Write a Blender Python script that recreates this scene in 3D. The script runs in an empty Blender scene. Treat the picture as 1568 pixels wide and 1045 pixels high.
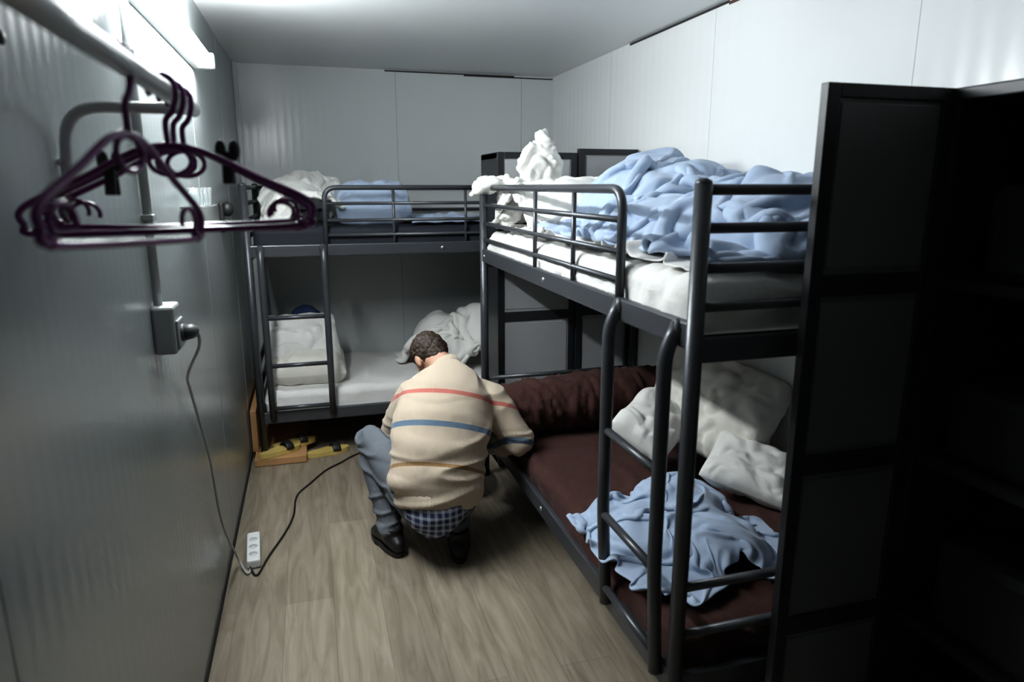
import bpy, bmesh, math, random
import numpy as np
from mathutils import Vector, Matrix, noise, Euler
random.seed(4)
SC = bpy.context.scene
COL = SC.collection
V = Vector

# ------------------------------------------------------------------ materials
def new_mat(name, color=(.5,.5,.5), rough=.5, metal=0.0, spec=0.5, bump=None, var=None, sheen=0, trans=0, coat=0):
    m = bpy.data.materials.new(name); m.use_nodes = True
    nt = m.node_tree; N = nt.nodes; L = nt.links
    b = N['Principled BSDF']
    b.inputs['Base Color'].default_value = (*color, 1)
    b.inputs['Roughness'].default_value = rough
    b.inputs['Metallic'].default_value = metal
    b.inputs['Specular IOR Level'].default_value = spec
    if sheen: b.inputs['Sheen Weight'].default_value = sheen
    if trans: b.inputs['Transmission Weight'].default_value = trans
    if coat: b.inputs['Coat Weight'].default_value = coat
    tc = N.new('ShaderNodeTexCoord')
    if var:   # (scale, amount)
        n = N.new('ShaderNodeTexNoise'); n.inputs['Scale'].default_value = var[0]; n.inputs['Detail'].default_value = 4
        L.new(tc.outputs['Object'], n.inputs['Vector'])
        mx = N.new('ShaderNodeMix'); mx.data_type = 'RGBA'
        k = var[1]
        mx.inputs[6].default_value = (*[c*(1-k) for c in color], 1)
        mx.inputs[7].default_value = (*[min(1, c*(1+k)) for c in color], 1)
        L.new(n.outputs['Fac'], mx.inputs[0]); L.new(mx.outputs[2], b.inputs['Base Color'])
    if bump:  # (scale, strength, dist)
        n = N.new('ShaderNodeTexNoise'); n.inputs['Scale'].default_value = bump[0]; n.inputs['Detail'].default_value = 3
        L.new(tc.outputs['Object'], n.inputs['Vector'])
        bp = N.new('ShaderNodeBump'); bp.inputs['Strength'].default_value = bump[1]; bp.inputs['Distance'].default_value = bump[2]
        L.new(n.outputs['Fac'], bp.inputs['Height']); L.new(bp.outputs['Normal'], b.inputs['Normal'])
    return m

def wall_mat(name, color, axis, rough=.3, ribs=6.3, strength=.25):
    m = new_mat(name, color, rough, spec=.5)
    nt = m.node_tree; N = nt.nodes; L = nt.links; b = N['Principled BSDF']
    tc = N.new('ShaderNodeTexCoord')
    w = N.new('ShaderNodeTexWave'); w.wave_type = 'BANDS'; w.bands_direction = axis
    w.inputs['Scale'].default_value = ribs; w.inputs['Distortion'].default_value = 0.0
    L.new(tc.outputs['Object'], w.inputs['Vector'])
    n = N.new('ShaderNodeTexNoise'); n.inputs['Scale'].default_value = 1.2; n.inputs['Detail'].default_value = 0
    mp = N.new('ShaderNodeMapping')
    mp.inputs['Scale'].default_value = (3, 3, .25)
    L.new(tc.outputs['Object'], mp.inputs['Vector']); L.new(mp.outputs['Vector'], n.inputs['Vector'])
    b1 = N.new('ShaderNodeBump'); b1.inputs['Strength'].default_value = strength; b1.inputs['Distance'].default_value = .0012
    L.new(w.outputs['Fac'], b1.inputs['Height'])
    b2 = N.new('ShaderNodeBump'); b2.inputs['Strength'].default_value = .35; b2.inputs['Distance'].default_value = .010
    L.new(n.outputs['Fac'], b2.inputs['Height']); L.new(b1.outputs['Normal'], b2.inputs['Normal'])
    L.new(b2.outputs['Normal'], b.inputs['Normal'])
    return m

def floor_mat():
    m = new_mat('vinyl_plank', (.4,.35,.29), .42)
    nt = m.node_tree; N = nt.nodes; L = nt.links; b = N['Principled BSDF']
    tc = N.new('ShaderNodeTexCoord')
    mp = N.new('ShaderNodeMapping'); mp.inputs['Rotation'].default_value = (0,0,math.radians(90))
    L.new(tc.outputs['Object'], mp.inputs['Vector'])
    br = N.new('ShaderNodeTexBrick')
    br.inputs['Scale'].default_value = 1; br.inputs['Brick Width'].default_value = 1.25; br.inputs['Row Height'].default_value = .18
    br.inputs['Mortar Size'].default_value = .001; br.inputs['Mortar Smooth'].default_value = .6
    br.inputs['Color1'].default_value = (.33,.287,.23,1); br.inputs['Color2'].default_value = (.26,.225,.18,1)
    br.inputs['Mortar'].default_value = (.13,.11,.09,1); br.inputs['Bias'].default_value = 0.0
    L.new(mp.outputs['Vector'], br.inputs['Vector'])
    mp2 = N.new('ShaderNodeMapping'); mp2.inputs['Scale'].default_value = (9,1.0,1)
    L.new(tc.outputs['Object'], mp2.inputs['Vector'])
    n = N.new('ShaderNodeTexNoise'); n.inputs['Scale'].default_value = 2.2; n.inputs['Detail'].default_value = 9; n.inputs['Distortion'].default_value = 1.6
    L.new(mp2.outputs['Vector'], n.inputs['Vector'])
    cr = N.new('ShaderNodeValToRGB'); cr.color_ramp.elements[0].position = .32; cr.color_ramp.elements[1].position = .68
    cr.color_ramp.elements[0].color = (.66,.63,.58,1); cr.color_ramp.elements[1].color = (1.1,1.09,1.07,1)
    L.new(n.outputs['Fac'], cr.inputs['Fac'])
    mx = N.new('ShaderNodeMix'); mx.data_type = 'RGBA'; mx.blend_type = 'MULTIPLY'; mx.inputs[0].default_value = 1
    L.new(br.outputs['Color'], mx.inputs[6]); L.new(cr.outputs['Color'], mx.inputs[7]); L.new(mx.outputs[2], b.inputs['Base Color'])
    bp = N.new('ShaderNodeBump'); bp.inputs['Strength'].default_value = .3; bp.inputs['Distance'].default_value = .001
    L.new(n.outputs['Fac'], bp.inputs['Height']); L.new(bp.outputs['Normal'], b.inputs['Normal'])
    return m

def emit_mat(name, color, s):
    m = bpy.data.materials.new(name); m.use_nodes = True
    b = m.node_tree.nodes['Principled BSDF']
    b.inputs['Base Color'].default_value = (.9,.9,.9,1)
    b.inputs['Emission Color'].default_value = (*color,1); b.inputs['Emission Strength'].default_value = s
    return m

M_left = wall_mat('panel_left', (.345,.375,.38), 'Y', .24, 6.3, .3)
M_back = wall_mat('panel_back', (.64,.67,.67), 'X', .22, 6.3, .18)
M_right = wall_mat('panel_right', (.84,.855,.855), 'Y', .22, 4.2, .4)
M_ceil = new_mat('ceiling_panel', (.72,.74,.74), .28)
M_floor = floor_mat()
M_dark = new_mat('dark_gap', (.03,.03,.03), .8)
M_trimw = new_mat('trim_white', (.60,.63,.63), .35)
M_frame = new_mat('bed_paint', (.072,.076,.085), .36, metal=.35, bump=(400,.1,.0005))
M_bolt = new_mat('bolt', (.6,.6,.6), .3, metal=.9)
M_white = new_mat('white_cotton', (.80,.79,.76), .9, sheen=.2, bump=(60,.25,.004))
M_sheet = new_mat('white_sheet', (.76,.75,.73), .9, bump=(25,.5,.008))
M_cream = new_mat('cream_cotton', (.74,.72,.66), .9, bump=(60,.25,.004))
M_blue = new_mat('blue_cotton', (.40,.49,.64), .88, sheen=.2, bump=(50,.3,.004), var=(4,.10))
M_blackm = new_mat('black_mattress', (.012,.014,.022), .8, bump=(60,.3,.003))
M_maroon = new_mat('maroon_blanket', (.044,.014,.010), .9, sheen=.03, bump=(18,.6,.01))
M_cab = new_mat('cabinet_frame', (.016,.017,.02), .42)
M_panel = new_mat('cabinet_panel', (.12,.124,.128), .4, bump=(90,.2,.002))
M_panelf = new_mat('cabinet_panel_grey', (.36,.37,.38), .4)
M_cabshade = new_mat('cabinet_interior_shade', (.003,.003,.0035), .8)  # darkness of the unlit inside, put into the colour
M_jeans = new_mat('grey_jeans', (.13,.145,.165), .9, bump=(120,.4,.003), var=(9,.25))
M_shoe = new_mat('black_shoe', (.012,.012,.013), .5)
M_skin = new_mat('skin', (.50,.29,.21), .55, bump=(90,.1,.001))
M_hair = new_mat('brown_hair', (.032,.019,.012), .6, bump=(160,.8,.004))
M_hang = new_mat('purple_plastic', (.13,.020,.125), .22)
M_steel = new_mat('rail_paint', (.42,.44,.44), .35, metal=.2)
M_pvc = new_mat('grey_pvc', (.30,.32,.32), .45)
M_cable = new_mat('grey_cable', (.36,.37,.36), .5)
M_pvcd = new_mat('dark_pvc', (.06,.065,.07), .45)
M_wplast = new_mat('white_plastic', (.78,.79,.79), .35)
M_black = new_mat('black_rubber', (.012,.012,.012), .5)
M_wood = new_mat('plywood', (.45,.26,.12), .6, var=(12,.25))
M_yellow = new_mat('yellow_foam', (.55,.42,.14), .6)
M_bag = new_mat('bag_nylon', (.006,.007,.011), .7, bump=(40,.3,.004))
M_glass = new_mat('glass', (.9,.95,.95), .05, trans=.9)
M_tube = emit_mat('tube_glow', (.94,.985,1.0), 138)
M_eye = new_mat('eye_white', (.8,.8,.78), .2)
M_lip = new_mat('lip', (.45,.2,.17), .5)
M_shadeblue = new_mat('blue_dark_shade', (.05,.09,.20), .9, var=(8,.2))  # bluish shadow on the far lower bunk, as a colour
M_beam = new_mat('brown_beam', (.10,.05,.035), .6)

def sweater_mat():
    m = new_mat('striped_knit', (.66,.56,.43), .95, sheen=.15)
    nt = m.node_tree; N = nt.nodes; L = nt.links; b = N['Principled BSDF']
    tc = N.new('ShaderNodeTexCoord')
    ax = (.194,.528,.827); o = (.45,2.66,.34)
    sub = N.new('ShaderNodeVectorMath'); sub.operation = 'SUBTRACT'; sub.inputs[1].default_value = o
    L.new(tc.outputs['Object'], sub.inputs[0])
    dot = N.new('ShaderNodeVectorMath'); dot.operation = 'DOT_PRODUCT'; dot.inputs[1].default_value = ax
    L.new(sub.outputs['Vector'], dot.inputs[0])
    mr = N.new('ShaderNodeMapRange'); mr.inputs['From Min'].default_value = -.2; mr.inputs['From Max'].default_value = .8
    L.new(dot.outputs['Value'], mr.inputs['Value'])
    cr = N.new('ShaderNodeValToRGB'); r = cr.color_ramp; r.interpolation = 'CONSTANT'
    base = (.53,.44,.345,1)
    r.elements[0].position = 0; r.elements[0].color = base
    r.elements[1].position = .248; r.elements[1].color = (.30,.18,.08,1)
    for p, c in ((.264,base),(.412,(.12,.18,.25,1)),(.434,base),(.560,(.48,.15,.12,1)),(.580,base)):
        e = r.elements.new(p); e.color = c
    L.new(mr.outputs['Result'], cr.inputs['Fac'])
    L.new(cr.outputs['Color'], b.inputs['Base Color'])
    w = N.new('ShaderNodeTexWave'); w.bands_direction = 'X'; w.inputs['Scale'].default_value = 55; w.inputs['Distortion'].default_value = 1
    L.new(tc.outputs['Object'], w.inputs['Vector'])
    bp = N.new('ShaderNodeBump'); bp.inputs['Strength'].default_value = .25; bp.inputs['Distance'].default_value = .002
    L.new(w.outputs['Fac'], bp.inputs['Height'])
    n = N.new('ShaderNodeTexNoise'); n.inputs['Scale'].default_value = 12
    L.new(tc.outputs['Object'], n.inputs['Vector'])
    b2 = N.new('ShaderNodeBump'); b2.inputs['Strength'].default_value = .5; b2.inputs['Distance'].default_value = .012
    L.new(n.outputs['Fac'], b2.inputs['Height']); L.new(bp.outputs['Normal'], b2.inputs['Normal'])
    L.new(b2.outputs['Normal'], b.inputs['Normal'])
    return m
M_sweater = sweater_mat()

def plaid_mat():
    """woven plaid: white and pale bands crossing on navy, from two sets of stripes"""
    m = new_mat('plaid_shirt', (.05,.08,.2), .9)
    nt = m.node_tree; N = nt.nodes; L = nt.links; b = N['Principled BSDF']
    tc = N.new('ShaderNodeTexCoord')
    outs=[]
    for d,sc in (('X',11.0),('Z',11.0)):
        w = N.new('ShaderNodeTexWave'); w.bands_direction = d; w.inputs['Scale'].default_value = sc; w.inputs['Distortion'].default_value=.6
        L.new(tc.outputs['Object'], w.inputs['Vector'])
        r = N.new('ShaderNodeMath'); r.operation='GREATER_THAN'; r.inputs[1].default_value=.62
        L.new(w.outputs['Fac'], r.inputs[0]); outs.append(r)
    a = N.new('ShaderNodeMath'); a.operation='ADD'
    L.new(outs[0].outputs[0],a.inputs[0]); L.new(outs[1].outputs[0],a.inputs[1])
    h = N.new('ShaderNodeMath'); h.operation='MULTIPLY'; h.inputs[1].default_value=.5
    L.new(a.outputs[0],h.inputs[0])
    cr = N.new('ShaderNodeValToRGB'); cr.color_ramp.elements[0].color=(.025,.035,.10,1); cr.color_ramp.elements[1].color=(.42,.45,.52,1)
    L.new(h.outputs[0], cr.inputs['Fac']); L.new(cr.outputs['Color'], b.inputs['Base Color'])
    return m
M_plaid = plaid_mat()

# ------------------------------------------------------------------ mesh builder
def fillet(pts, r, n=6):
    pts = [V(p) for p in pts]
    out = [pts[0]]
    for i in range(1, len(pts)-1):
        a, b, c = pts[i-1], pts[i], pts[i+1]
        d1 = (a-b); d2 = (c-b)
        rr = min(r, d1.length*.49, d2.length*.49)
        p1 = b + d1.normalized()*rr; p2 = b + d2.normalized()*rr
        for k in range(n+1):
            t = k/n
            out.append(p1*(1-t)**2 + b*2*t*(1-t) + p2*t*t)
    out.append(pts[-1])
    return out

def smoothpath(pts, n=8):
    pts = [V(p) for p in pts]; out = []
    P = [pts[0]] + pts + [pts[-1]]
    for i in range(1, len(P)-2):
        p0,p1,p2,p3 = P[i-1:i+3]
        for k in range(n):
            t = k/n
            out.append(.5*((2*p1)+(-p0+p2)*t+(2*p0-5*p1+4*p2-p3)*t*t+(-p0+3*p1-3*p2+p3)*t**3))
    out.append(pts[-1]); return out

class MB:
    def __init__(s): s.v=[]; s.f=[]; s.m=[]; s.sm=[]; s.mats=[]
    def mi(s, mat):
        if mat not in s.mats: s.mats.append(mat)
        return s.mats.index(mat)
    def add(s, vs, fs, mat, smooth=True):
        o = len(s.v); k = s.mi(mat)
        s.v += [V(p) for p in vs]
        for f in fs: s.f.append([o+i for i in f]); s.m.append(k); s.sm.append(smooth)
    def box(s, x0,x1,y0,y1,z0,z1, mat, bev=0.0, M=None):
        bm = bmesh.new(); bmesh.ops.create_cube(bm, size=1)
        for v in bm.verts:
            v.co = V(((x0+x1)/2+v.co.x*(x1-x0), (y0+y1)/2+v.co.y*(y1-y0), (z0+z1)/2+v.co.z*(z1-z0)))
        if bev > 0:
            bmesh.ops.bevel(bm, geom=bm.edges[:], offset=bev, segments=2, affect='EDGES', profile=.5)
        if M is not None:
            for v in bm.verts: v.co = M @ v.co
        bm.verts.index_update()
        s.add([v.co.copy() for v in bm.verts], [[v.index for v in f.verts] for f in bm.faces], mat, False)
        bm.free()
    def loft(s, pts, rad, mat, seg=12, side=None, smooth=True, roundcap=False):
        pts = [V(p) for p in pts]; n = len(pts)
        if not isinstance(rad, (list, tuple)): rad = [rad]*n
        rad = [r if isinstance(r,(tuple,list)) else (r,r) for r in rad]
        if roundcap:
            def cap(p, d, r):
                L=[]
                for a in (80,60,40,20):
                    an=math.radians(a)
                    L.append((p + d*math.sin(an)*min(r), (r[0]*math.cos(an), r[1]*math.cos(an))))
                return L
            d0=(pts[0]-pts[1]).normalized(); d1=(pts[-1]-pts[-2]).normalized()
            c0=cap(pts[0],d0,rad[0]); c1=cap(pts[-1],d1,rad[-1])[::-1]
            pts=[c[0] for c in c0]+pts+[c[0] for c in c1]
            rad=[c[1] for c in c0]+rad+[c[1] for c in c1]
            n=len(pts)
        tang = []
        for i in range(n):
            a = pts[max(0,i-1)]; b = pts[min(n-1,i+1)]
            t = (b-a); tang.append(t.normalized() if t.length>1e-9 else V((0,0,1)))
        if side is not None:
            u = V(side)
        else:
            u = V((0,0,1)) if abs(tang[0].z)<.9 else V((1,0,0))
        rings=[]
        for i in range(n):
            t = tang[i]
            u = (u - t*u.dot(t))
            u = u.normalized() if u.length>1e-6 else t.orthogonal().normalized()
            w = t.cross(u)
            rings.append([pts[i]+u*math.cos(2*math.pi*k/seg)*rad[i][0]+w*math.sin(2*math.pi*k/seg)*rad[i][1] for k in range(seg)])
            if side is not None: u = V(side)
        vs=[p for r in rings for p in r]; fs=[]
        for i in range(n-1):
            for k in range(seg):
                a=i*seg+k; b=i*seg+(k+1)%seg
                fs.append([a,b,b+seg,a+seg])
        fs.append(list(range(seg))[::-1]); fs.append([(n-1)*seg+k for k in range(seg)])
        s.add(vs, fs, mat, smooth)
    def tube(s, pts, r, mat, seg=12, fil=0):
        if fil: pts = fillet(pts, fil)
        s.loft(pts, r, mat, seg)
    def ell(s, c, r, mat, R=None, seg=24, rings=14):
        vs=[]; fs=[]; c=V(c)
        for i in range(1,rings):
            th=math.pi*i/rings
            for k in range(seg):
                ph=2*math.pi*k/seg
                p=V((r[0]*math.sin(th)*math.cos(ph), r[1]*math.sin(th)*math.sin(ph), r[2]*math.cos(th)))
                if R is not None: p = R @ p
                vs.append(c+p)
        top=V((0,0,r[2])); bot=V((0,0,-r[2]))
        if R is not None: top=R@top; bot=R@bot
        vs.append(c+top); vs.append(c+bot); T=len(vs)-2; Bt=len(vs)-1
        for i in range(rings-2):
            for k in range(seg):
                a=i*seg+k; b=i*seg+(k+1)%seg
                fs.append([a,a+seg,b+seg,b])
        for k in range(seg):
            fs.append([T,k,(k+1)%seg]); o=(rings-2)*seg
            fs.append([Bt,o+(k+1)%seg,o+k])
        s.add(vs,fs,mat,True)
    def obj(s, name, parent=None, M=None):
        me = bpy.data.meshes.new(name)
        vs = [(M@p if M is not None else p) for p in s.v]
        me.from_pydata(vs, [], s.f)
        for m in s.mats: me.materials.append(m)
        for p,k,sm in zip(me.polygons, s.m, s.sm): p.material_index=k; p.use_smooth=sm
        bm=bmesh.new(); bm.from_mesh(me); bmesh.ops.recalc_face_normals(bm, faces=bm.faces); bm.to_mesh(me); bm.free()
        o = bpy.data.objects.new(name, me); COL.objects.link(o)
        if parent: o.parent = parent
        return o

def empty(name):
    e = bpy.data.objects.new(name, None); COL.objects.link(e); e.empty_display_size=.1; return e

def remeshed(mb, name, mat, voxel, smooth=6, disp=None, zmin=None, parent=None, box=None):
    o = mb.obj(name+'_tmp')
    md = o.modifiers.new('r','REMESH'); md.mode='VOXEL'; md.voxel_size=voxel; md.use_smooth_shade=True
    if smooth:
        sm = o.modifiers.new('s','SMOOTH'); sm.factor=.5; sm.iterations=smooth
    dg = bpy.context.evaluated_depsgraph_get()
    me = bpy.data.meshes.new_from_object(o.evaluated_get(dg))
    me.name = name
    bpy.data.objects.remove(o)
    if disp:
        nor = [v.normal.copy() for v in me.vertices]
        for v,nn in zip(me.vertices, nor):
            v.co = v.co + nn*disp(v.co, nn)
    for v in me.vertices:
        if zmin is not None and v.co.z < zmin: v.co.z = zmin + (v.co.z-zmin)*.02
        if box:
            for i in range(3):
                if v.co[i] < box[i][0]: v.co[i] = box[i][0]
                if v.co[i] > box[i][1]: v.co[i] = box[i][1]
    me.materials.clear(); me.materials.append(mat)
    for p in me.polygons: p.use_smooth=True; p.material_index=0
    ob = bpy.data.objects.new(name, me); COL.objects.link(ob)
    if parent: ob.parent=parent
    return ob

def puffy(f=5, A=.03, f2=14, A2=.010, seed=0, an=(1,1,1)):
    off = V((seed*7.13, seed*3.7, seed*1.9))
    def d(p, n):
        q = V((p.x*an[0], p.y*an[1], p.z*an[2]))
        q1 = q*f+off
        w = noise.noise_vector(q1*.7)*1.1
        a = abs(noise.noise(q1+w))
        q2 = q*f2+off
        w2 = noise.noise_vector(q2*.5)*1.4
        b = abs(noise.noise(q2+w2))
        return A*(min(a*2.2,1)-.5) + A2*(min(b*2.5,1)-.6)
    return d

def softbox(name, x0,x1,y0,y1,z0,z1, mat, r=.03, cuts=56, disp=None, parent=None):
    bm=bmesh.new(); bmesh.ops.create_cube(bm,size=1)
    bmesh.ops.subdivide_edges(bm, edges=bm.edges[:], cuts=cuts, use_grid_fill=True)
    c=V(((x0+x1)/2,(y0+y1)/2,(z0+z1)/2)); s=V((x1-x0,y1-y0,z1-z0))
    for v in bm.verts:
        p=V((c.x+v.co.x*s.x, c.y+v.co.y*s.y, c.z+v.co.z*s.z))
        q=V((min(max(p.x,x0+r),x1-r),min(max(p.y,y0+r),y1-r),min(max(p.z,z0+r),z1-r)))
        d=p-q
        if d.length>1e-6: p=q+d.normalized()*min(r, max(abs(d.x),abs(d.y),abs(d.z)))
        v.co=p
    bm.normal_update()
    if disp:
        L=[(v, v.normal.copy()) for v in bm.verts]
        for v,n in L:
            if n.z>-.5: v.co=v.co+n*disp(v.co,n)
    me=bpy.data.meshes.new(name); bm.to_mesh(me); bm.free()
    me.materials.append(mat)
    for p in me.polygons: p.use_smooth=True
    o=bpy.data.objects.new(name,me); COL.objects.link(o)
    if parent: o.parent=parent
    return o

def pillow(name, L, W, T, loc, rot, mat, seed=0, fold=.012, n=48, zmin=None, xmax=1.755):
    RM = rot if isinstance(rot, Matrix) else Euler([math.radians(a) for a in rot]).to_matrix().to_4x4()
    M = Matrix.Translation(V(loc)) @ RM
    vs=[]; fs=[]; off=V((seed*3.1,seed*1.7,seed*5.3))
    for side in (1,-1):
        for i in range(n+1):
            for j in range(n+1):
                u=-1+2*i/n; v=-1+2*j/n
                x=L/2*u*(1-.05*(1-v*v)*abs(u)-.05*(u*v)**4); y=W/2*v*(1-.05*(1-u*u)*abs(v)-.05*(u*v)**4)
                h=T/2*((1-u**4)*(1-v**4))**.5
                q=V((x,y,side*.2))*6+off
                e=noise.noise(q+noise.noise_vector(q*.8)*1.3)
                q2=V((x,y,side*.2))*14+off
                e2=noise.noise(q2+noise.noise_vector(q2*.6)*1.3)
                h+= (fold*(abs(e)*3-.6)+fold*.45*(abs(e2)*3-.6))*min(1,h/(T*.2)) if h>0 else 0
                h=max(h,0.001)
                vs.append(V((x,y,side*h)))
    m=(n+1)**2
    for i in range(n):
        for j in range(n):
            a=i*(n+1)+j; fs.append([a,a+n+1,a+n+2,a+1]); a+=m; fs.append([a,a+1,a+n+2,a+n+1])
    for k in range(n):
        for (a,b) in ((k,k+1),(n*(n+1)+k,n*(n+1)+k+1),(k*(n+1),(k+1)*(n+1)),(k*(n+1)+n,(k+1)*(n+1)+n)):
            fs.append([a,b,b+m,a+m])
    vs=[M@p for p in vs]
    for p in vs:
        if zmin is not None and p.z<zmin: p.z=zmin+.02*(p.z-zmin)
        if p.x>xmax: p.x=xmax
    mb=MB(); mb.add(vs,fs,mat,True)
    return mb.obj(name)

# position-based cloth that settles over a heap height field
def heapfn(base, ells, bump=0, seed=0, f=7):
    def H(x,y):
        z=np.full_like(x,base)
        for (cx,cy,cz,rx,ry,rz) in ells:
            q=1-((x-cx)/rx)**2-((y-cy)/ry)**2
            zz=cz+rz*np.sqrt(np.clip(q,0,None)); zz=np.where(q>0,zz,base)
            z=np.maximum(z,zz)
        if bump:
            k=np.clip((z-base)/.05,0,1)
            z=z+k*bump*(np.sin(x*f*1.3+seed+1.7*np.sin(y*f*.8))*np.sin(y*f+seed*2+1.3*np.sin(x*f*.9)))
        return np.maximum(z,base)
    return H
def pbd(cx,cy,sx,sy,rz,h,grow,H,seed,box,steps=100,iters=7,amp=.05,wave=.22,kmin=.35,zstart=.10,fr=.06,g=.35):
    nx=int(sx*(1+grow)/h); ny=int(sy*(1+grow)/h)
    I,J=np.meshgrid(np.arange(nx+1),np.arange(ny+1),indexing='ij')
    u=(I/nx-.5)*sx; v=(J/ny-.5)*sy
    P=np.zeros((nx+1,ny+1,3)); c,s=math.cos(math.radians(rz)),math.sin(math.radians(rz))
    hz=np.zeros_like(u); wx=np.zeros_like(u); wy=np.zeros_like(u)
    o=V((seed*3.3,seed*1.7,seed*.9))
    for i in range(nx+1):
        for j in range(ny+1):
            q=V((u[i,j],v[i,j],0))/wave+o
            hz[i,j]=noise.noise(q)+.5*noise.noise(q*2.3); wx[i,j]=noise.noise(q*.7+V((7,0,0))); wy[i,j]=noise.noise(q*.7+V((0,7,3)))
    u2=u+wx*.09; v2=v+wy*.09
    P[...,0]=cx+c*u2-s*v2; P[...,1]=cy+s*u2+c*v2
    for k in range(2): P[...,k]=np.clip(P[...,k],box[k][0],box[k][1])
    P[...,2]=H(P[...,0],P[...,1])+zstart+amp*hz
    X=P.copy(); dt=1/60
    def con(a,b,L,k,mode=0):
        A=X[a];B=X[b]; d=B-A; l=np.sqrt((d*d).sum(-1,keepdims=True))+1e-9
        e=(l-L)/l*k*.5
        if mode==1: e=np.where(l<L,e,0)
        X[a]+=d*e; X[b]-=d*e
    def axis(ax,k,L,kk,mode=0):
        n=X.shape[ax]
        for gg in range(2):
            st=np.array([i for i in range(n-k) if (i//k)%2==gg])
            if len(st)==0: continue
            a=[slice(None)]*2; b=[slice(None)]*2; a[ax]=st; b[ax]=st+k
            con(tuple(a),tuple(b),L,kk,mode)
    for st in range(steps):
        vel=(X-P)*.96; P=X.copy(); X=X+vel; X[...,2]-=9.8*dt*dt*g
        for it in range(iters):
            axis(0,1,h,1); axis(1,1,h,1)
            for ga in range(2):
                for gb in range(2):
                    A=X[ga:-1:2, gb:-1:2]; B=X[ga+1::2, gb+1::2]
                    m0=min(A.shape[0],B.shape[0]); m1=min(A.shape[1],B.shape[1])
                    A=A[:m0,:m1]; B=B[:m0,:m1]; d=B-A; l=np.sqrt((d*d).sum(-1,keepdims=True))+1e-9
                    e=(l-h*1.414)/l*.2; A+=d*e; B-=d*e
            axis(0,2,2*h*.93,.5,1); axis(1,2,2*h*.93,.5,1)
            axis(0,4,4*h*kmin*1.9,.25,1); axis(1,4,4*h*kmin*1.9,.25,1)
            z=H(X[...,0],X[...,1])+.012
            pen=X[...,2]<z
            X[...,2]=np.where(pen,z,X[...,2])
            for k in range(3): X[...,k]=np.clip(X[...,k],box[k][0],box[k][1])
        X[...,:2]=np.where(pen[...,None],P[...,:2]+(X[...,:2]-P[...,:2])*fr,X[...,:2])
    return X
def cloth_obj(name,X,mat,thick):
    nx,ny=X.shape[0],X.shape[1]
    fs=[(i*ny+j,(i+1)*ny+j,(i+1)*ny+j+1,i*ny+j+1) for i in range(nx-1) for j in range(ny-1)]
    me=bpy.data.meshes.new(name); me.from_pydata([tuple(p) for p in X.reshape(-1,3)],[],fs)
    me.materials.append(mat)
    for p in me.polygons: p.use_smooth=True
    ob=bpy.data.objects.new(name,me); COL.objects.link(ob)
    s=ob.modifiers.new('sm','SMOOTH'); s.factor=.5; s.iterations=2
    s=ob.modifiers.new('s','SOLIDIFY'); s.thickness=thick; s.offset=0
    s=ob.modifiers.new('u','SUBSURF'); s.levels=1; s.render_levels=1
    return ob

# ------------------------------------------------------------------ room shell
XL,XR,YB,YF,ZC = -.415,1.765,4.96,-1.1,2.35
def shell(name, x0,x1,y0,y1,z0,z1, mat):
    b=MB(); b.box(x0,x1,y0,y1,z0,z1,mat); return b.obj(name)
shell('floor', XL-.1,XR+.1,YF-.1,YB+.1,-.1,0, M_floor)
shell('ceiling', XL-.1,XR+.1,YF-.1,YB+.1,ZC,ZC+.1, M_ceil)
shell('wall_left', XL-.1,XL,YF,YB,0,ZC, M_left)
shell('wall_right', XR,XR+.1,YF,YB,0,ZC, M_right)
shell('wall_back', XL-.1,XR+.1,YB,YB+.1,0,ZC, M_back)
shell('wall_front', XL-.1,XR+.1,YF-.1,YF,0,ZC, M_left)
b=MB()
b.box(XL,XL+.004,YF,YB,0,.035,M_dark); b.obj('baseboard_left')
b=MB(); b.box(.55,XR-.3,YB-.004,YB,ZC-.012,ZC-.003,M_dark); b.box(1.1,XR-.01,YB-.006,YB,ZC-.02,ZC-.012,M_dark); b.obj('trim_1')
b=MB(); b.box(XR-.004,XR,2.75,3.7,ZC-.012,ZC-.002,M_dark); b.box(XR-.004,XR,2.2,2.75,ZC-.02,ZC-.008,M_beam); b.obj('trim_2')
b=MB(); b.box(1.45,XR,1.9,2.3,ZC-.02,ZC,M_beam); b.obj('trim_3')
b=MB()
b.box(XL,XL+.03,YB-.03,YB,0,ZC,M_trimw,.004); b.obj('trim_4')
b=MB()
for y in (.95,3.05,4.1): b.box(XL-.001,XL+.001,y-.0015,y+.0015,.035,ZC,M_pvc)
b.obj('trim_5')
b=MB()
for x in (.62,1.52): b.box(x-.0015,x+.0015,YB-.001,YB+.001,0,ZC,M_pvc)
b.obj('trim_6')
b=MB()
for y in (1.75,2.85,3.95): b.box(XR-.001,XR+.001,y-.0012,y+.0012,0,ZC,M_trimw)
b.obj('trim_7')

# ------------------------------------------------------------------ lamp
lamp=empty('fluorescent_wall_lamp')
b=MB(); b.box(XL,XL+.028,1.92,3.2,2.045,2.10,M_wplast,.004)
b.box(XL+.02,XL+.085,1.90,1.94,2.045,2.105,M_wplast,.006); b.box(XL+.02,XL+.085,3.16,3.2,2.045,2.105,M_wplast,.006)
b.obj('housing',lamp)
b=MB(); b.tube([(XL+.055,1.94,2.073),(XL+.055,3.16,2.073)],.026,M_tube,20); b.obj('glowing_tube',lamp)

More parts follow.
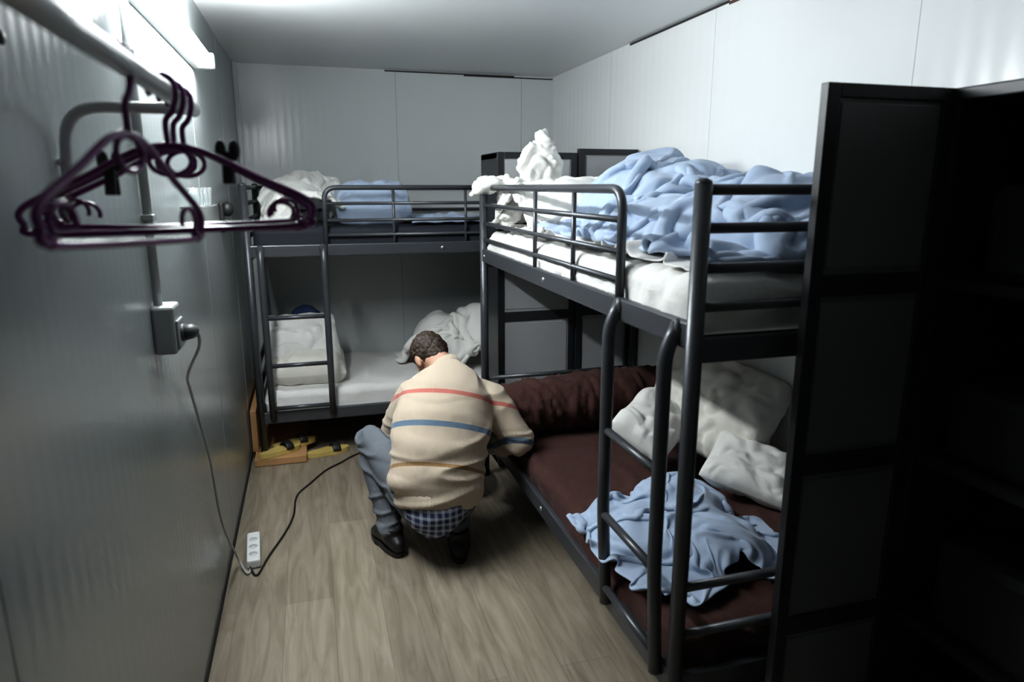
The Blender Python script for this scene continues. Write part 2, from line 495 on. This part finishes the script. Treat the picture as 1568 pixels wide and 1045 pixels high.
# ------------------------------------------------------------------ bunk beds
def bunk(name, L, W, M):
    root=empty(name)
    F=M_frame
    b=MB()
    R=.021
    for x in (0,L):
        b.tube([(x,0,.015),(x,0,1.585)],R,F,16)
        b.tube([(x,W,.015),(x,W,1.585)],R,F,16)
        for y in (0,W):
            b.loft([(x,y,1.58),(x,y,1.592),(x,y,1.598)],[R,R*.9,R*.4],F,16)
            b.tube([(x,y,0),(x,y,.03)],R*1.15,M_black,16)
        for z in (1.572,1.485,1.392,1.30): b.tube([(x,0,z),(x,W,z)],.0125,F)
        b.box(x-.012,x+.012,0,W,1.165,1.225,F,.004)
        b.box(x-.012,x+.012,0,W,.235,.30,F,.004)
        for z in (.42,.56): b.tube([(x,0,z),(x,W,z)],.0125,F)
    b.obj('end_frames',root,M)
    b=MB()
    for y in (0,W):
        b.box(0,L,y-.013,y+.013,1.195,1.262,F,.006)
        b.box(0,L,y-.013,y+.013,.235,.305,F,.006)
        for z in (1.228,.27):
            for x in (.06,.52*L,L-.06):
                yy=y-.013 if y==0 else y+.013
                b.ell((x,yy,z),(.011,.006,.011),M_bolt,None,12,8)
    for k in range(14):
        x=.1+(L-.2)*k/13
        b.box(x-.02,x+.02,0.01,W-.01,1.205,1.215,F); b.box(x-.02,x+.02,.01,W-.01,.25,.26,F)
    b.obj('side_rails_and_slats',root,M)
    b=MB(); g0=.42; zt=1.572
    b.tube([(g0,0,1.22),(g0,0,zt),(L,0,zt)],.014,F,14,fil=.07)
    for z in (1.485,1.392,1.31): b.tube([(g0,0,z),(L,0,z)],.0095,F)
    for x in (.80,1.22): b.tube([(x,0,1.22),(x,0,zt)],.0085,F)
    b.tube([(0,W,zt),(L,W,zt)],.0125,F); b.tube([(0,W,1.42),(L,W,1.42)],.0095,F)
    b.obj('guard_rail',root,M)
    b=MB()
    for x in (.065,.40):
        b.loft(fillet([(x,-.006,1.25),(x,-.04,1.18),(x,-.04,.60),(x,-.022,.27)],.05),.019,F,14)
        b.ell((x,-.012,1.235),(.024,.016,.03),F)
    for z in (.86,.585,.33): b.tube([(.065,-.04 if z>.5 else -.028,z),(.40,-.04 if z>.5 else -.028,z)],.0125,F)
    b.obj('ladder',root,M)
    return root
FX,FY=-.335,4.0
M_far=Matrix.Translation((FX,FY,0))
bunk('bunk_bed', 2.07, .925, M_far)
RX,RY=.862,1.40
M_rt=Matrix(((0,1,0,RX),(1,0,0,RY),(0,0,1,0),(0,0,0,1)))
bunk('bunk_bed', 2.07, .875, M_rt)

def wr(f,A,seed,an=(1,1,1)):
    off=V((seed*2.7,seed*9.1,seed))
    def d(p,n):
        q=V((p.x*an[0],p.y*an[1],p.z*an[2]))*f+off
        a=noise.noise(q+noise.noise_vector(q*.6)*1.2)
        return A*(1-min(1,abs(a)*4))
    return d
softbox('mattress', FX+.03,FX+2.04,FY+.02,FY+.90,1.217,1.355,M_blackm,.035,disp=wr(3,.004,1))
softbox('mattress', FX+.03,FX+2.04,FY+.02,FY+.90,.262,.41,M_sheet,.04,disp=wr(4,.014,2,(1,.6,1)))
softbox('mattress', RX+.02,RX+.86,RY+.03,RY+2.04,1.217,1.355,M_sheet,.04,disp=wr(6,.02,3,(.3,1.3,1)))
softbox('mattress', RX+.02,RX+.86,RY+.03,RY+2.04,.262,.39,M_maroon,.04,disp=wr(4,.018,4))

b=MB()
def E(c,r,rz=0,rx=0,ry=0):
    b.ell(c,r,M_white,Euler((math.radians(rx),math.radians(ry),math.radians(rz))).to_matrix(),28,16)
# ------------------------------------------------------------------ bedding: right bunk, top
H=heapfn(1.362,[])
X=pbd(1.17,2.42,.52,1.86,0,.0195,.30,H,21,((.888,1.6),(1.45,3.42),(1.36,1.5)),wave=.17,amp=.035,fr=.15,zstart=.04)
cloth_obj('bed_sheet',X,M_sheet,.006)
H=heapfn(1.385,[(1.40,2.60,1.38,.34,.42,.29),(1.40,1.78,1.38,.36,.40,.20),(1.18,2.15,1.36,.24,.38,.14),(1.55,2.1,1.36,.2,.6,.22)],.03,1,11)
X=pbd(1.33,2.15,.80,1.38,4,.0175,.85,H,3,((.91,1.745),(1.43,2.98),(1.385,1.85)),wave=.15,amp=.07,fr=.015,g=.3)
cloth_obj('blue_duvet',X,M_blue,.018)
H=heapfn(1.385,[(1.18,2.95,1.38,.26,.26,.20),(1.3,3.2,1.38,.38,.22,.20),(.98,3.1,1.38,.12,.3,.18)],.025,4,13)
X=pbd(1.13,3.03,.54,.74,0,.0155,.8,H,6,((.890,1.74),(2.58,3.42),(1.385,1.8)),wave=.13,amp=.06,fr=.015)
cloth_obj('white_duvet',X,M_white,.018)
b=MB()
b.loft([(.97,3.34,1.575),(.90,3.36,1.588),(.82,3.34,1.575),(.78,3.30,1.55)],[(.07,.03),(.08,.035),(.07,.032),(.04,.02)],M_white,24,side=(0,1,0),roundcap=True)
b.loft([(.95,3.30,1.45),(.95,3.33,1.52),(.94,3.34,1.58)],[(.09,.05),(.085,.05),(.07,.04)],M_white,24,side=(0,1,0),roundcap=True)
remeshed(b,'draped_white_cloth',M_white,.009,3,puffy(8,.03,18,.012,5))
# peaked corner of the white bedding: broad base narrowing to a leaning tip
b=MB()
b.loft([(1.08,3.22,1.52),(1.085,3.23,1.60),(1.09,3.235,1.68),(1.10,3.24,1.75),(1.115,3.24,1.80),(1.118,3.24,1.838)],[(.11,.10),(.115,.075),(.105,.055),(.080,.04),(.045,.026),(.012,.01)],M_white,30,side=(1,0,0),roundcap=True)
remeshed(b,'white_pillow',M_white,.007,2,puffy(9,.035,20,.012,3),1.50)

# right bunk, bottom
b=MB()
b.loft([(.80,3.02,.52),(1.25,3.05,.53),(1.74,3.08,.53)],[(.13,.15),(.14,.16),(.13,.15)],M_maroon,32,side=(0,0,1),roundcap=True)
remeshed(b,'rolled_blanket',M_maroon,.014,3,puffy(5,.02,12,.008,9,(3,1,1)),.395,box=((.7,1.74),(2.7,3.42),(.39,3)))
H=heapfn(.412,[(1.05,1.92,.40,.20,.20,.09),(1.20,2.0,.40,.17,.19,.13),(1.20,1.75,.40,.17,.17,.10),(1.0,2.08,.40,.1,.1,.07)],.015,2,18)
X=pbd(1.13,1.87,.60,.56,12,.0125,.65,H,5,((.81,1.56),(1.47,2.32),(.412,.72)),wave=.10,amp=.035,fr=.05,zstart=.04,g=.5)
cloth_obj('crumpled_blue_cover',X,M_blue,.006)
pillow('white_pillow',.62,.44,.17,(1.58,2.40,.68),(58,8,-70),M_cream,4,.02,zmin=.395)
pillow('white_pillow',.32,.27,.16,(1.33,2.45,.60),(25,-15,35),M_white,6,.014,zmin=.395)
pillow('white_pillow',.36,.24,.13,(1.57,2.08,.52),(30,10,-50),M_white,7,.014,zmin=.395)

# far bunk, top
H=heapfn(1.358,[(-.10,4.40,1.36,.22,.34,.24),(.03,4.15,1.36,.16,.22,.17),(-.02,4.6,1.36,.26,.24,.30)],.02,3,14)
X=pbd(-.03,4.34,.44,.60,0,.0145,.85,H,8,((-.29,.20),(4.03,4.88),(1.358,1.74)),wave=.13,amp=.06,fr=.015)
cloth_obj('white_duvet',X,M_white,.018)
pillow('blue_pillow',.46,.36,.24,(.37,4.28,1.475),(14,0,0),M_blue,8,.016,zmin=1.358)
H=heapfn(1.358,[(.8,4.35,1.36,.25,.2,.03)])
X=pbd(.82,4.30,.42,.42,5,.018,.3,H,9,((.5,1.2),(4.05,4.85),(1.358,1.6)),wave=.2,amp=.04)
cloth_obj('folded_blue_sheet',X,M_blue,.008)
# far bunk, bottom
pillow('white_pillow',.46,.36,.17,(-.09,4.36,.655),(38,0,6),M_white,9,.014,zmin=.415)
pillow('white_pillow',.48,.40,.20,(-.07,4.30,.50),(8,0,0),M_cream,10,.012,zmin=.412)
b=MB(); E((-.06,4.70,.62),(.14,.10,.19))
remeshed(b,'dark_blue_shadow',M_shadeblue,.012,4,puffy(6,.02,14,.008,2),.415)  # shadow behind the pillows, modelled as a dark blue lump
H=heapfn(.418,[(.84,4.45,.41,.26,.30,.30),(1.1,4.42,.41,.25,.28,.38),(1.25,4.35,.41,.2,.25,.24),(.70,4.25,.41,.15,.18,.14)],.03,5,11)
X=pbd(.95,4.42,.78,.66,8,.0165,.8,H,11,((.50,1.6),(4.04,4.88),(.418,.92)),wave=.15,amp=.07,fr=.015)
cloth_obj('white_duvet',X,M_white,.018)

# ------------------------------------------------------------------ cabinets
def pdoor(b, axis, a0, a1, c0, c1, z0, z1, n=4, fr=.035, pm=None):
    pm=pm or M_panel
    def bx(p0,p1,q0,q1,s0,s1,m,bev=.002):
        if axis=='x': b.box(p0,p1,q0,q1,s0,s1,m,bev)
        else: b.box(q0,q1,p0,p1,s0,s1,m,bev)
    t=(c1-c0)
    h=(z1-z0)/n
    bx(a0,a0+fr,c0,c1,z0,z1,M_cab); bx(a1-fr,a1,c0,c1,z0,z1,M_cab)
    for k in range(n+1):
        zc=z0+k*h
        w=.026 if 0<k<n else .03
        bx(a0+fr,a1-fr,c0,c1,max(z0,zc-w),min(z1,zc+w),M_cab)
    for k in range(n):
        bx(a0+fr-.002,a1-fr+.002,c0+t*.3,c1-t*.3,z0+k*h+.024,z0+(k+1)*h-.024,pm,0)
        bx(a0+fr+.008,a1-fr-.008,c0+t*.16,c1-t*.16,z0+k*h+.040,z0+(k+1)*h-.040,pm,.002)
cab=empty('modular_wardrobe')
b=MB()
x0,x1,y0,y1,z1=1.455,1.755,.36,1.31,1.80
b.box(x1-.012,x1,y0,y1,0.02,z1,M_cabshade); b.box(x0,x1,y0,y0+.02,.0,z1,M_cab); b.box(x0,x1,y1-.02,y1,0,z1,M_cab)
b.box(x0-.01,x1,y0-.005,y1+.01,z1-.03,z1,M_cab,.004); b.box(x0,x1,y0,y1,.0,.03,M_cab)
b.box(x0+.01,x1,.825,.845,.03,z1-.03,M_cabshade)
for z in (.45,.90,1.35): b.box(x0+.01,x1-.01,y0+.02,y1-.02,z-.012,z+.012,M_cabshade)
b.obj('carcass',cab)
b=MB(); pdoor(b,'x',1.095,1.452,1.305,1.33,.01,1.80)
b.ell((1.47,1.30,1.62),(.008,.008,.008),M_bolt,None,10,6); b.obj('open_door',cab)
b=MB(); pdoor(b,'y',.365,.83,x0-.022,x0-.002,.01,1.79); b.obj('closed_door',cab)
b=MB()
for (yy,zz,h) in ((1.05,.462,.25),(1.08,.912,.2),(1.05,1.362,.22),(1.05,.03,.28)):
    b.box(x0+.03,x1-.03,yy-.17,yy+.17,zz,zz+h,M_cabshade,.03)
b.obj('dark_folded_clothes',cab)  # added stacks in the unlit black, so the inside stays dark
b=MB(); E((1.60,1.12,1.83),(.10,.10,.03))
remeshed(b,'folded_towel',M_white,.01,3,puffy(6,.02,14,.01,2),1.80)

cab=empty('modular_wardrobe')
b=MB(); X0,X1,Y0,Y1=.965,1.75,3.56,3.93
b.box(X0,X0+.02,Y0,Y1,0,1.75,M_cab); b.box(X1-.02,X1,Y0,Y1,0,1.75,M_cab); b.box(X0,X1,Y0,Y1,1.72,1.755,M_cab,.004)
b.box(X0,X1,Y1-.01,Y1,0,1.75,M_cabshade); b.box(X0,X1,Y0,Y1,0,.03,M_cab)
for z in (.45,.90,1.35): b.box(X0+.02,X1-.02,Y0+.01,Y1-.01,z-.01,z+.01,M_cabshade)
b.obj('carcass',cab)
b=MB(); pdoor(b,'x',.955,1.40,3.535,3.557,.01,1.75,pm=M_panelf); b.obj('door_leaf',cab)
b=MB(); pdoor(b,'x',1.405,1.75,3.52,3.557,.01,1.775,pm=M_panelf); b.obj('door_leaf_b',cab)

# ------------------------------------------------------------------ clothes rail with hangers
rail=empty('clothes_rail')
b=MB()
b.tube([(XL+.005,1.40,1.50),(XL+.022,1.40,1.715),(-.19,1.40,1.715)],.010,M_steel,14,fil=.06)
b.tube([(-.19,1.41,1.715),(-.19,-.25,1.715)],.0135,M_steel,18)
b.tube([(XL+.005,-.25,1.50),(XL+.022,-.25,1.715),(-.19,-.25,1.715)],.010,M_steel,14,fil=.06)
b.ell((XL+.006,1.40,1.62),(.006,.008,.008),M_bolt,None,10,6)
b.ell((XL+.004,1.22,1.79),(.006,.012,.012),M_black,None,10,6)
b.obj('rail_tube',rail)
def hanger(y, ang, tilt=0, clips=False, w=.19):
    b=MB(); P=M_hang; r=.0044
    rr=.0180
    hook=[V((-rr*math.cos(math.radians(a)),0,rr*math.sin(math.radians(a)))) for a in range(-35,181,12)]
    hook+= [V((rr*.95,0,-.012)),V((.010,0,-.032)),V((0,0,-.045)),V((0,0,-.078))]
    b.loft(smoothpath(hook,3),r,P,10)
    zt=-.078; zb=-.198
    pts=[(-w,0,zb+.012),(-w*1.03,0,zb+.028),(-w*.93,0,zb+.045),(-w*.6,0,zt-.045),(-w*.25,0,zt-.010),(0,0,zt),(w*.25,0,zt-.010),(w*.6,0,zt-.045),(w*.93,0,zb+.045),(w*1.03,0,zb+.028),(w,0,zb+.012),(w*.93,0,zb),(0,0,zb-.002),(-w*.93,0,zb),(-w,0,zb+.012)]
    b.loft(smoothpath(pts,5),r*1.05,P,10)
    ring=[(.028*math.cos(math.radians(a)),0,zt-.022+.020*math.sin(math.radians(a))) for a in range(0,361,20)]
    b.loft(ring,r*.85,P,10)
    for s in (-1,1):
        cu=[(s*(w*.80+.020*math.cos(math.radians(a))),0,zb+.022+.018*math.sin(math.radians(a))) for a in range(-60,215,20)]
        b.loft(cu,r*.75,P,8)
        b.ell((s*w*.93,0,zb+.002),(.008,.006,.008),P,None,12,8)
    if clips:
        for s,k,dz in ((-1,.50,-.02),(1,.40,.0)):
            x=s*w*k; z=zt-.028+dz
            for dy in (-.006,.006):
                b.box(x-.008,x+.008,dy-.003,dy+.003,z-.026,z+.024,M_black,.002,Matrix.Translation((x,0,z))@Matrix.Rotation(dy*18*1.0,4,'X')@Matrix.Translation((-x,0,-z)))
            for q in (-1,1): b.ell((x+q*.010,0,z+.026),(.009,.007,.016),M_black,None,12,8)
            b.tube([(x,-.008,z),(x,.008,z)],.006,M_black)
    M=Matrix.Translation((-.19,y,1.715+.0005))@Matrix.Rotation(math.radians(ang),4,'Z')@Matrix.Rotation(math.radians(tilt),4,'Y')
    b.obj('coat_hanger',None,M)
hanger(.90,74,3,w=.165)
hanger(1.12,6,-1)
hanger(1.19,-7,1,True)
hanger(1.26,12,-1)

# ------------------------------------------------------------------ socket, conduit, cables, strip
b=MB()
b.tube([(XL+.013,1.99,1.27),(XL+.013,1.99,2.34)],.0115,M_pvc,14)
for z in (1.5,1.9,2.2): b.box(XL,XL+.028,1.975,2.005,z-.008,z+.008,M_pvc,.002)
b.obj('cable_conduit')
b=MB()
b.box(XL,XL+.055,1.95,2.05,1.14,1.27,M_pvc,.008); b.box(XL+.055,XL+.062,1.96,2.04,1.15,1.23,M_pvc,.004)
b.tube([(XL+.06,2.0,1.19),(XL+.070,2.0,1.19)],.024,M_pvcd,20)
b.obj('wall_socket')
b=MB()
b.loft([(XL+.070,2.0,1.19),(XL+.09,2.0,1.192),(XL+.10,2.005,1.19)],[.022,.02,.014],M_pvcd,16)
b.loft(smoothpath([(XL+.10,2.005,1.19),(XL+.095,2.04,1.14),(-.385,2.2,1.02),(-.395,2.28,.94),(-.398,2.51,.63),(-.395,2.62,.32),(-.38,2.82,.06),(-.34,2.76,.008),(-.325,2.80,.012)],8),.0045,M_cable,8)
b.obj('power_cable')
b=MB()
Ms=Matrix.Translation((-.325,2.93,0))@Matrix.Rotation(math.radians(4),4,'Z')
b.box(-.028,.028,-.13,.13,0.002,.042,M_wplast,.008,Ms)
for y in (-.075,-.01,.055):
    b.tube([Ms@V((0,y,.040)),Ms@V((0,y,.0428))],.018,M_trimw,18)
b.obj('power_strip')
b=MB()
b.loft(smoothpath([(-.33,2.80,.012),(-.30,2.74,.006),(-.262,2.88,.006),(-.20,3.08,.006),(-.165,3.25,.006),(-.152,3.47,.006),(-.08,3.62,.006),(.003,3.77,.006),(.09,3.86,.006),(.16,3.94,.006),(.3,4.05,.006)],8),.0045,M_black,8)
b.obj('extension_cord')

# glasses on a wall shelf, black wall bracket
b=MB()
b.box(XL,XL+.07,2.55,2.95,1.505,1.512,M_glass,.001)
for y in (2.60,2.68,2.80,2.89):
    b.loft([(XL+.04,y,1.513),(XL+.04,y,1.517),(XL+.04,y,1.575)],[.016,.018,.023],M_glass,18)
b.obj('drinking_glasses_on_shelf')
b=MB()
b.box(XL,XL+.02,3.60,3.68,1.36,1.50,M_black,.006); b.ell((XL+.035,3.64,1.47),(.03,.03,.035),M_black); b.tube([(XL+.02,3.64,1.40),(XL+.07,3.64,1.38)],.02,M_pvcd,16)
b.obj('black_wall_bracket')  # plain black bracket on the wall, gives no light

# things under the far bunk
b=MB()
b.box(-.39,-.10,3.93,4.6,.002,.045,M_wood,.004); b.obj('plywood_board')
b=MB()
b.box(-.405,-.37,4.06,4.8,.046,.30,M_wood,.004); b.obj('wooden_box_panel')
def sandal(x,y,a,z=.047):
    b=MB(); M=Matrix.Translation((x,y,z))@Matrix.Rotation(math.radians(a),4,'Z')
    n=24; out=[]
    for k in range(n):
        t=2*math.pi*k/n
        w=.048 if math.sin(t)>0 else .038
        out.append((w*math.cos(t), .13*math.sin(t)))
    vs=[M@V((p[0],p[1],zz)) for zz in (0,.028) for p in out]
    fs=[[k,(k+1)%n,n+(k+1)%n,n+k] for k in range(n)]+[list(range(n))[::-1],list(range(n,2*n))]
    b.add(vs,fs,M_yellow,False)
    b.loft([M@V((.045*math.cos(math.radians(q)),.045,.022+.038*math.sin(math.radians(q)))) for q in range(0,181,15)],[(.024,.004)]*13,M_black,10,side=M.to_3x3()@V((0,1,0)))
    b.obj('yellow_sandal')
sandal(-.25,4.00,-60); sandal(-.17,4.11,-70)
sandal(.02,4.03,-75,.002)

# ------------------------------------------------------------------ crouching man
man=empty('crouching_man')
X3=(1,0,0)
b=MB()
b.loft([(.440,2.635,.285),(.445,2.65,.34),(.465,2.695,.46),(.50,2.765,.58),(.535,2.85,.670),(.555,2.915,.732),(.56,2.96,.765)],
       [(.165,.135),(.190,.150),(.205,.150),(.212,.147),(.200,.137),(.145,.10),(.078,.075)],M_sweater,40,side=(1,0.0,-.1),roundcap=False)
def arm(a,e,w,r0,r1,r2):
    a,e,w=V(a),V(e),V(w)
    b.loft([a,a.lerp(e,.5),e],[r0,(r0+r1)/2*1.03,r1],M_sweater,24,roundcap=True)
    b.loft([e,e.lerp(w,.5),w],[r1,(r1+r2)/2*1.05,r2],M_sweater,24,roundcap=True)
LS,LE,LW=(.400,2.89,.665),(.315,3.03,.47),(.43,3.20,.38)
RS,RE,RW=(.730,2.87,.630),(.850,2.79,.460),(.74,3.00,.37)
arm(LS,LE,LW,.086,.064,.043); arm(RS,RE,RW,.088,.064,.043)
b.ell((.46,2.90,.69),(.12,.08,.07),M_sweater); b.ell((.66,2.885,.665),(.12,.08,.07),M_sweater)
def swd(p,n):
    q=V((p.x*3,p.y*3,p.z*11)); w=noise.noise_vector(q*.5)*.9
    k=max(0,min(1,(.60-p.z)/.3))
    return .013*noise.noise(q+w)*(.5+k)+.013*(1-min(1,abs(noise.noise(q*.9+w+V((5,5,5))))*4))*(.4+k)
remeshed(b,'sweater',M_sweater,.008,8,swd,None,man)
b=MB()
b.loft([(.557,2.945,.752),(.555,2.965,.782),(.550,2.980,.795)],[(.074,.070),(.068,.064),(.062,.060)],M_sweater,28,side=X3)
b.obj('sweater_collar',man)
b=MB()
b.loft([(.437,2.625,.262),(.440,2.633,.283),(.442,2.645,.31)],[(.155,.128),(.162,.134),(.172,.142)],M_sweater,36,side=X3)
b.obj('sweater_hem',man)
b=MB()
b.loft([(.470,2.615,.222),(.455,2.612,.245),(.443,2.64,.29)],[(.118,.112),(.138,.124),(.155,.128)],M_plaid,36,side=X3)
b.obj('shirt_hem',man)
b=MB()
b.loft([(.445,2.68,.22),(.445,2.66,.28),(.45,2.67,.34)],[(.12,.10),(.16,.13),(.15,.11)],M_jeans,32,side=X3,roundcap=True)
def leg(h,k,a):
    h,k,a=V(h),V(k),V(a)
    b.loft([h,h.lerp(k,.5),k],[.098,.085,.064],M_jeans,26,roundcap=True)
    b.loft([k,k.lerp(a,.35),k.lerp(a,.7),a],[.063,.066,.054,.048],M_jeans,26,roundcap=False)
leg((.375,2.68,.275),(.205,2.97,.46),(.265,2.79,.085))
leg((.525,2.68,.275),(.635,2.96,.45),(.535,2.68,.085))
def jd(p,n):
    q=V((p.x*6,p.y*6,p.z*16)); w=noise.noise_vector(q*.5)
    return .012*(1-min(1,abs(noise.noise(q+w))*3.5))
remeshed(b,'jeans',M_jeans,.008,5,jd,None,man)
def shoe(heel,toe,nm):
    heel=V(heel); toe=V(toe); d=(toe-heel).normalized(); L=(toe-heel).length
    b=MB()
    prof=[(0.0,.030,.035,.05),(.12,.038,.045,.05),(.3,.040,.055,.055),(.5,.043,.045,.05),(.7,.050,.034,.04),(.88,.046,.026,.03),(1.0,.028,.016,.02)]
    b.loft([heel+d*L*p[0]+V((0,0,p[2]+.012)) for p in prof],[(p[1],p[2]) for p in prof],M_shoe,26,side=V((0,0,1)).cross(d),roundcap=True)
    b.loft([heel+d*L*.25+V((0,0,.06)),heel+d*L*.22+V((0,0,.125))],[.048,.046],M_shoe,24)
    o=remeshed(b,nm,M_shoe,.006,4,None,.012,man)
    b=MB()
    n=28; out=[]
    for k in range(n):
        t=2*math.pi*k/n; c,s_=math.cos(t),math.sin(t)
        w=.052 if s_>0 else .043
        p=heel+d*L*.5+d*(L*.5+.025)*s_+V((0,0,1)).cross(d)*w*(abs(c)**.8)*(1 if c>0 else -1)
        out.append(p)
    vs=[V((p.x,p.y,z)) for z in (0.001,.022) for p in out]
    fs=[[k,(k+1)%n,n+(k+1)%n,n+k] for k in range(n)]+[list(range(n))[::-1],list(range(n,2*n))]
    b.add(vs,fs,M_black,False); b.obj(nm+'_sole',man)
shoe((.283,2.735,0),(.215,2.965,0),'shoe_left')
shoe((.530,2.615,0),(.575,2.86,0),'shoe_right')
HR=(Matrix.Rotation(math.radians(16),4,'Z')@Matrix.Rotation(math.radians(-60),4,'X')@Matrix.Rotation(math.radians(-6),4,'Y'))
HM=Matrix.Translation((.508,3.075,.792))@HR
H3=HR.to_3x3()
def hp(x,y,z): return HM@V((x,y,z))
b=MB()
b.ell(hp(0,-.008,.03),(.074,.093,.085),M_skin,H3,32,20)
b.ell(hp(0,.03,-.035),(.058,.062,.065),M_skin,H3,28,16)
b.ell(hp(0,.045,-.075),(.036,.036,.028),M_skin,H3)
b.ell(hp(0,.092,-.012),(.012,.018,.026),M_skin,H3); b.ell(hp(0,.10,-.026),(.016,.014,.011),M_skin,H3)
b.ell(hp(0,.078,.022),(.05,.016,.012),M_skin,H3)
for s in (-1,1):
    b.ell(hp(s*.077,-.008,-.005),(.010,.019,.031),M_skin,H3); b.ell(hp(s*.038,.062,-.025),(.022,.022,.018),M_skin,H3)
b.loft([hp(0,-.025,-.01),hp(0,-.035,-.07),V((.553,2.955,.765))],[.062,.056,.060],M_skin,24)
remeshed(b,'head',M_skin,.005,4,None,None,man)
b=MB()
for s in (-1,1): b.ell(hp(s*.031,.080,.004),(.012,.009,.009),M_eye,H3,16,10); b.ell(hp(s*.031,.087,.003),(.005,.004,.005),M_black,H3,12,8)
b.ell(hp(0,.088,-.055),(.022,.007,.006),M_lip,H3,16,10); b.obj('eyes_and_mouth',man)
b=MB()
b.ell(hp(0,-.016,.048),(.081,.094,.080),M_hair,H3,36,22); b.ell(hp(0,-.040,.012),(.074,.072,.075),M_hair,H3,32,18); b.ell(hp(0,-.058,-.028),(.054,.042,.045),M_hair,H3)
b.ell(hp(0,.052,.085),(.055,.045,.03),M_hair,H3)
def hd(p,n):
    q=p*60; return .006*noise.noise(q+noise.noise_vector(q*.4))+.004*noise.noise(p*140)
remeshed(b,'hair',M_hair,.0045,3,hd,None,man)
def hand(w, fwd, up, nm, s):
    w=V(w); f=V(fwd).normalized(); u=V(up); u=(u-f*u.dot(f)).normalized(); r=f.cross(u)*s
    b=MB()
    b.loft([w-f*.02,w+f*.01,w+f*.05,w+f*.085],[(.024,.020),(.030,.018),(.040,.016),(.038,.013)],M_skin,20,side=r,roundcap=True)
    for k,(o,L) in enumerate(((-.030,.068),(-.010,.078),(.010,.073),(.029,.058))):
        p0=w+f*.075+r*o
        c=[p0, p0+f*L*.45-u*.006, p0+f*L*.70-u*.028, p0+f*L*.66-u*.052]
        b.loft(c,[.0092,.0088,.008,.007],M_skin,12,roundcap=True)
    t0=w+f*.02-r*.030
    b.loft([t0,t0+f*.03-r*.022-u*.008,t0+f*.055-r*.022-u*.022,t0+f*.07-r*.012-u*.034],[.013,.0115,.0095,.008],M_skin,12,roundcap=True)
    remeshed(b,nm,M_skin,.0035,2,None,None,man)
hand(V(LW)+(V(LW)-V(LE)).normalized()*.03,(.55,.75,-.38),(0,.3,1),'hand_left',1)
hand(V(RW)+(V(RW)-V(RE)).normalized()*.03,(-.35,.85,-.35),(0,.3,1),'hand_right',-1)

# bag he is packing
b=MB()
b.loft([(.42,3.27,.14),(.60,3.29,.15),(.76,3.31,.14)],[(.12,.13),(.135,.15),(.12,.13)],M_bag,32,side=(0,0,1),roundcap=False)
remeshed(b,'duffel_bag',M_bag,.012,5,puffy(6,.03,14,.012,21),.004)

# ------------------------------------------------------------------ world, camera
w=bpy.data.worlds.new('world'); SC.world=w; w.use_nodes=True
w.node_tree.nodes['Background'].inputs[0].default_value=(.5,.55,.6,1); w.node_tree.nodes['Background'].inputs[1].default_value=.02

psi=math.radians(16.3); phi=math.radians(12.8)
F=V((math.sin(psi)*math.cos(phi),math.cos(psi)*math.cos(phi),-math.sin(phi)))
R=V((math.cos(psi),-math.sin(psi),0)); U=R.cross(F)
cd=bpy.data.cameras.new('camera'); cd.lens=24; cd.sensor_width=36; cd.clip_start=.02
cd.dof.use_dof=True; cd.dof.focus_distance=3.0; cd.dof.aperture_fstop=2.8
cam=bpy.data.objects.new('camera',cd); COL.objects.link(cam)
cam.matrix_world=Matrix(((R.x,U.x,-F.x,0),(R.y,U.y,-F.y,0),(R.z,U.z,-F.z,1.58),(0,0,0,1)))
SC.camera=cam
SC.view_settings.view_transform='Standard'
try: SC.view_settings.look='Medium High Contrast'
except Exception as e:
    print(e); SC.view_settings.look='None'
SC.view_settings.exposure=0.0
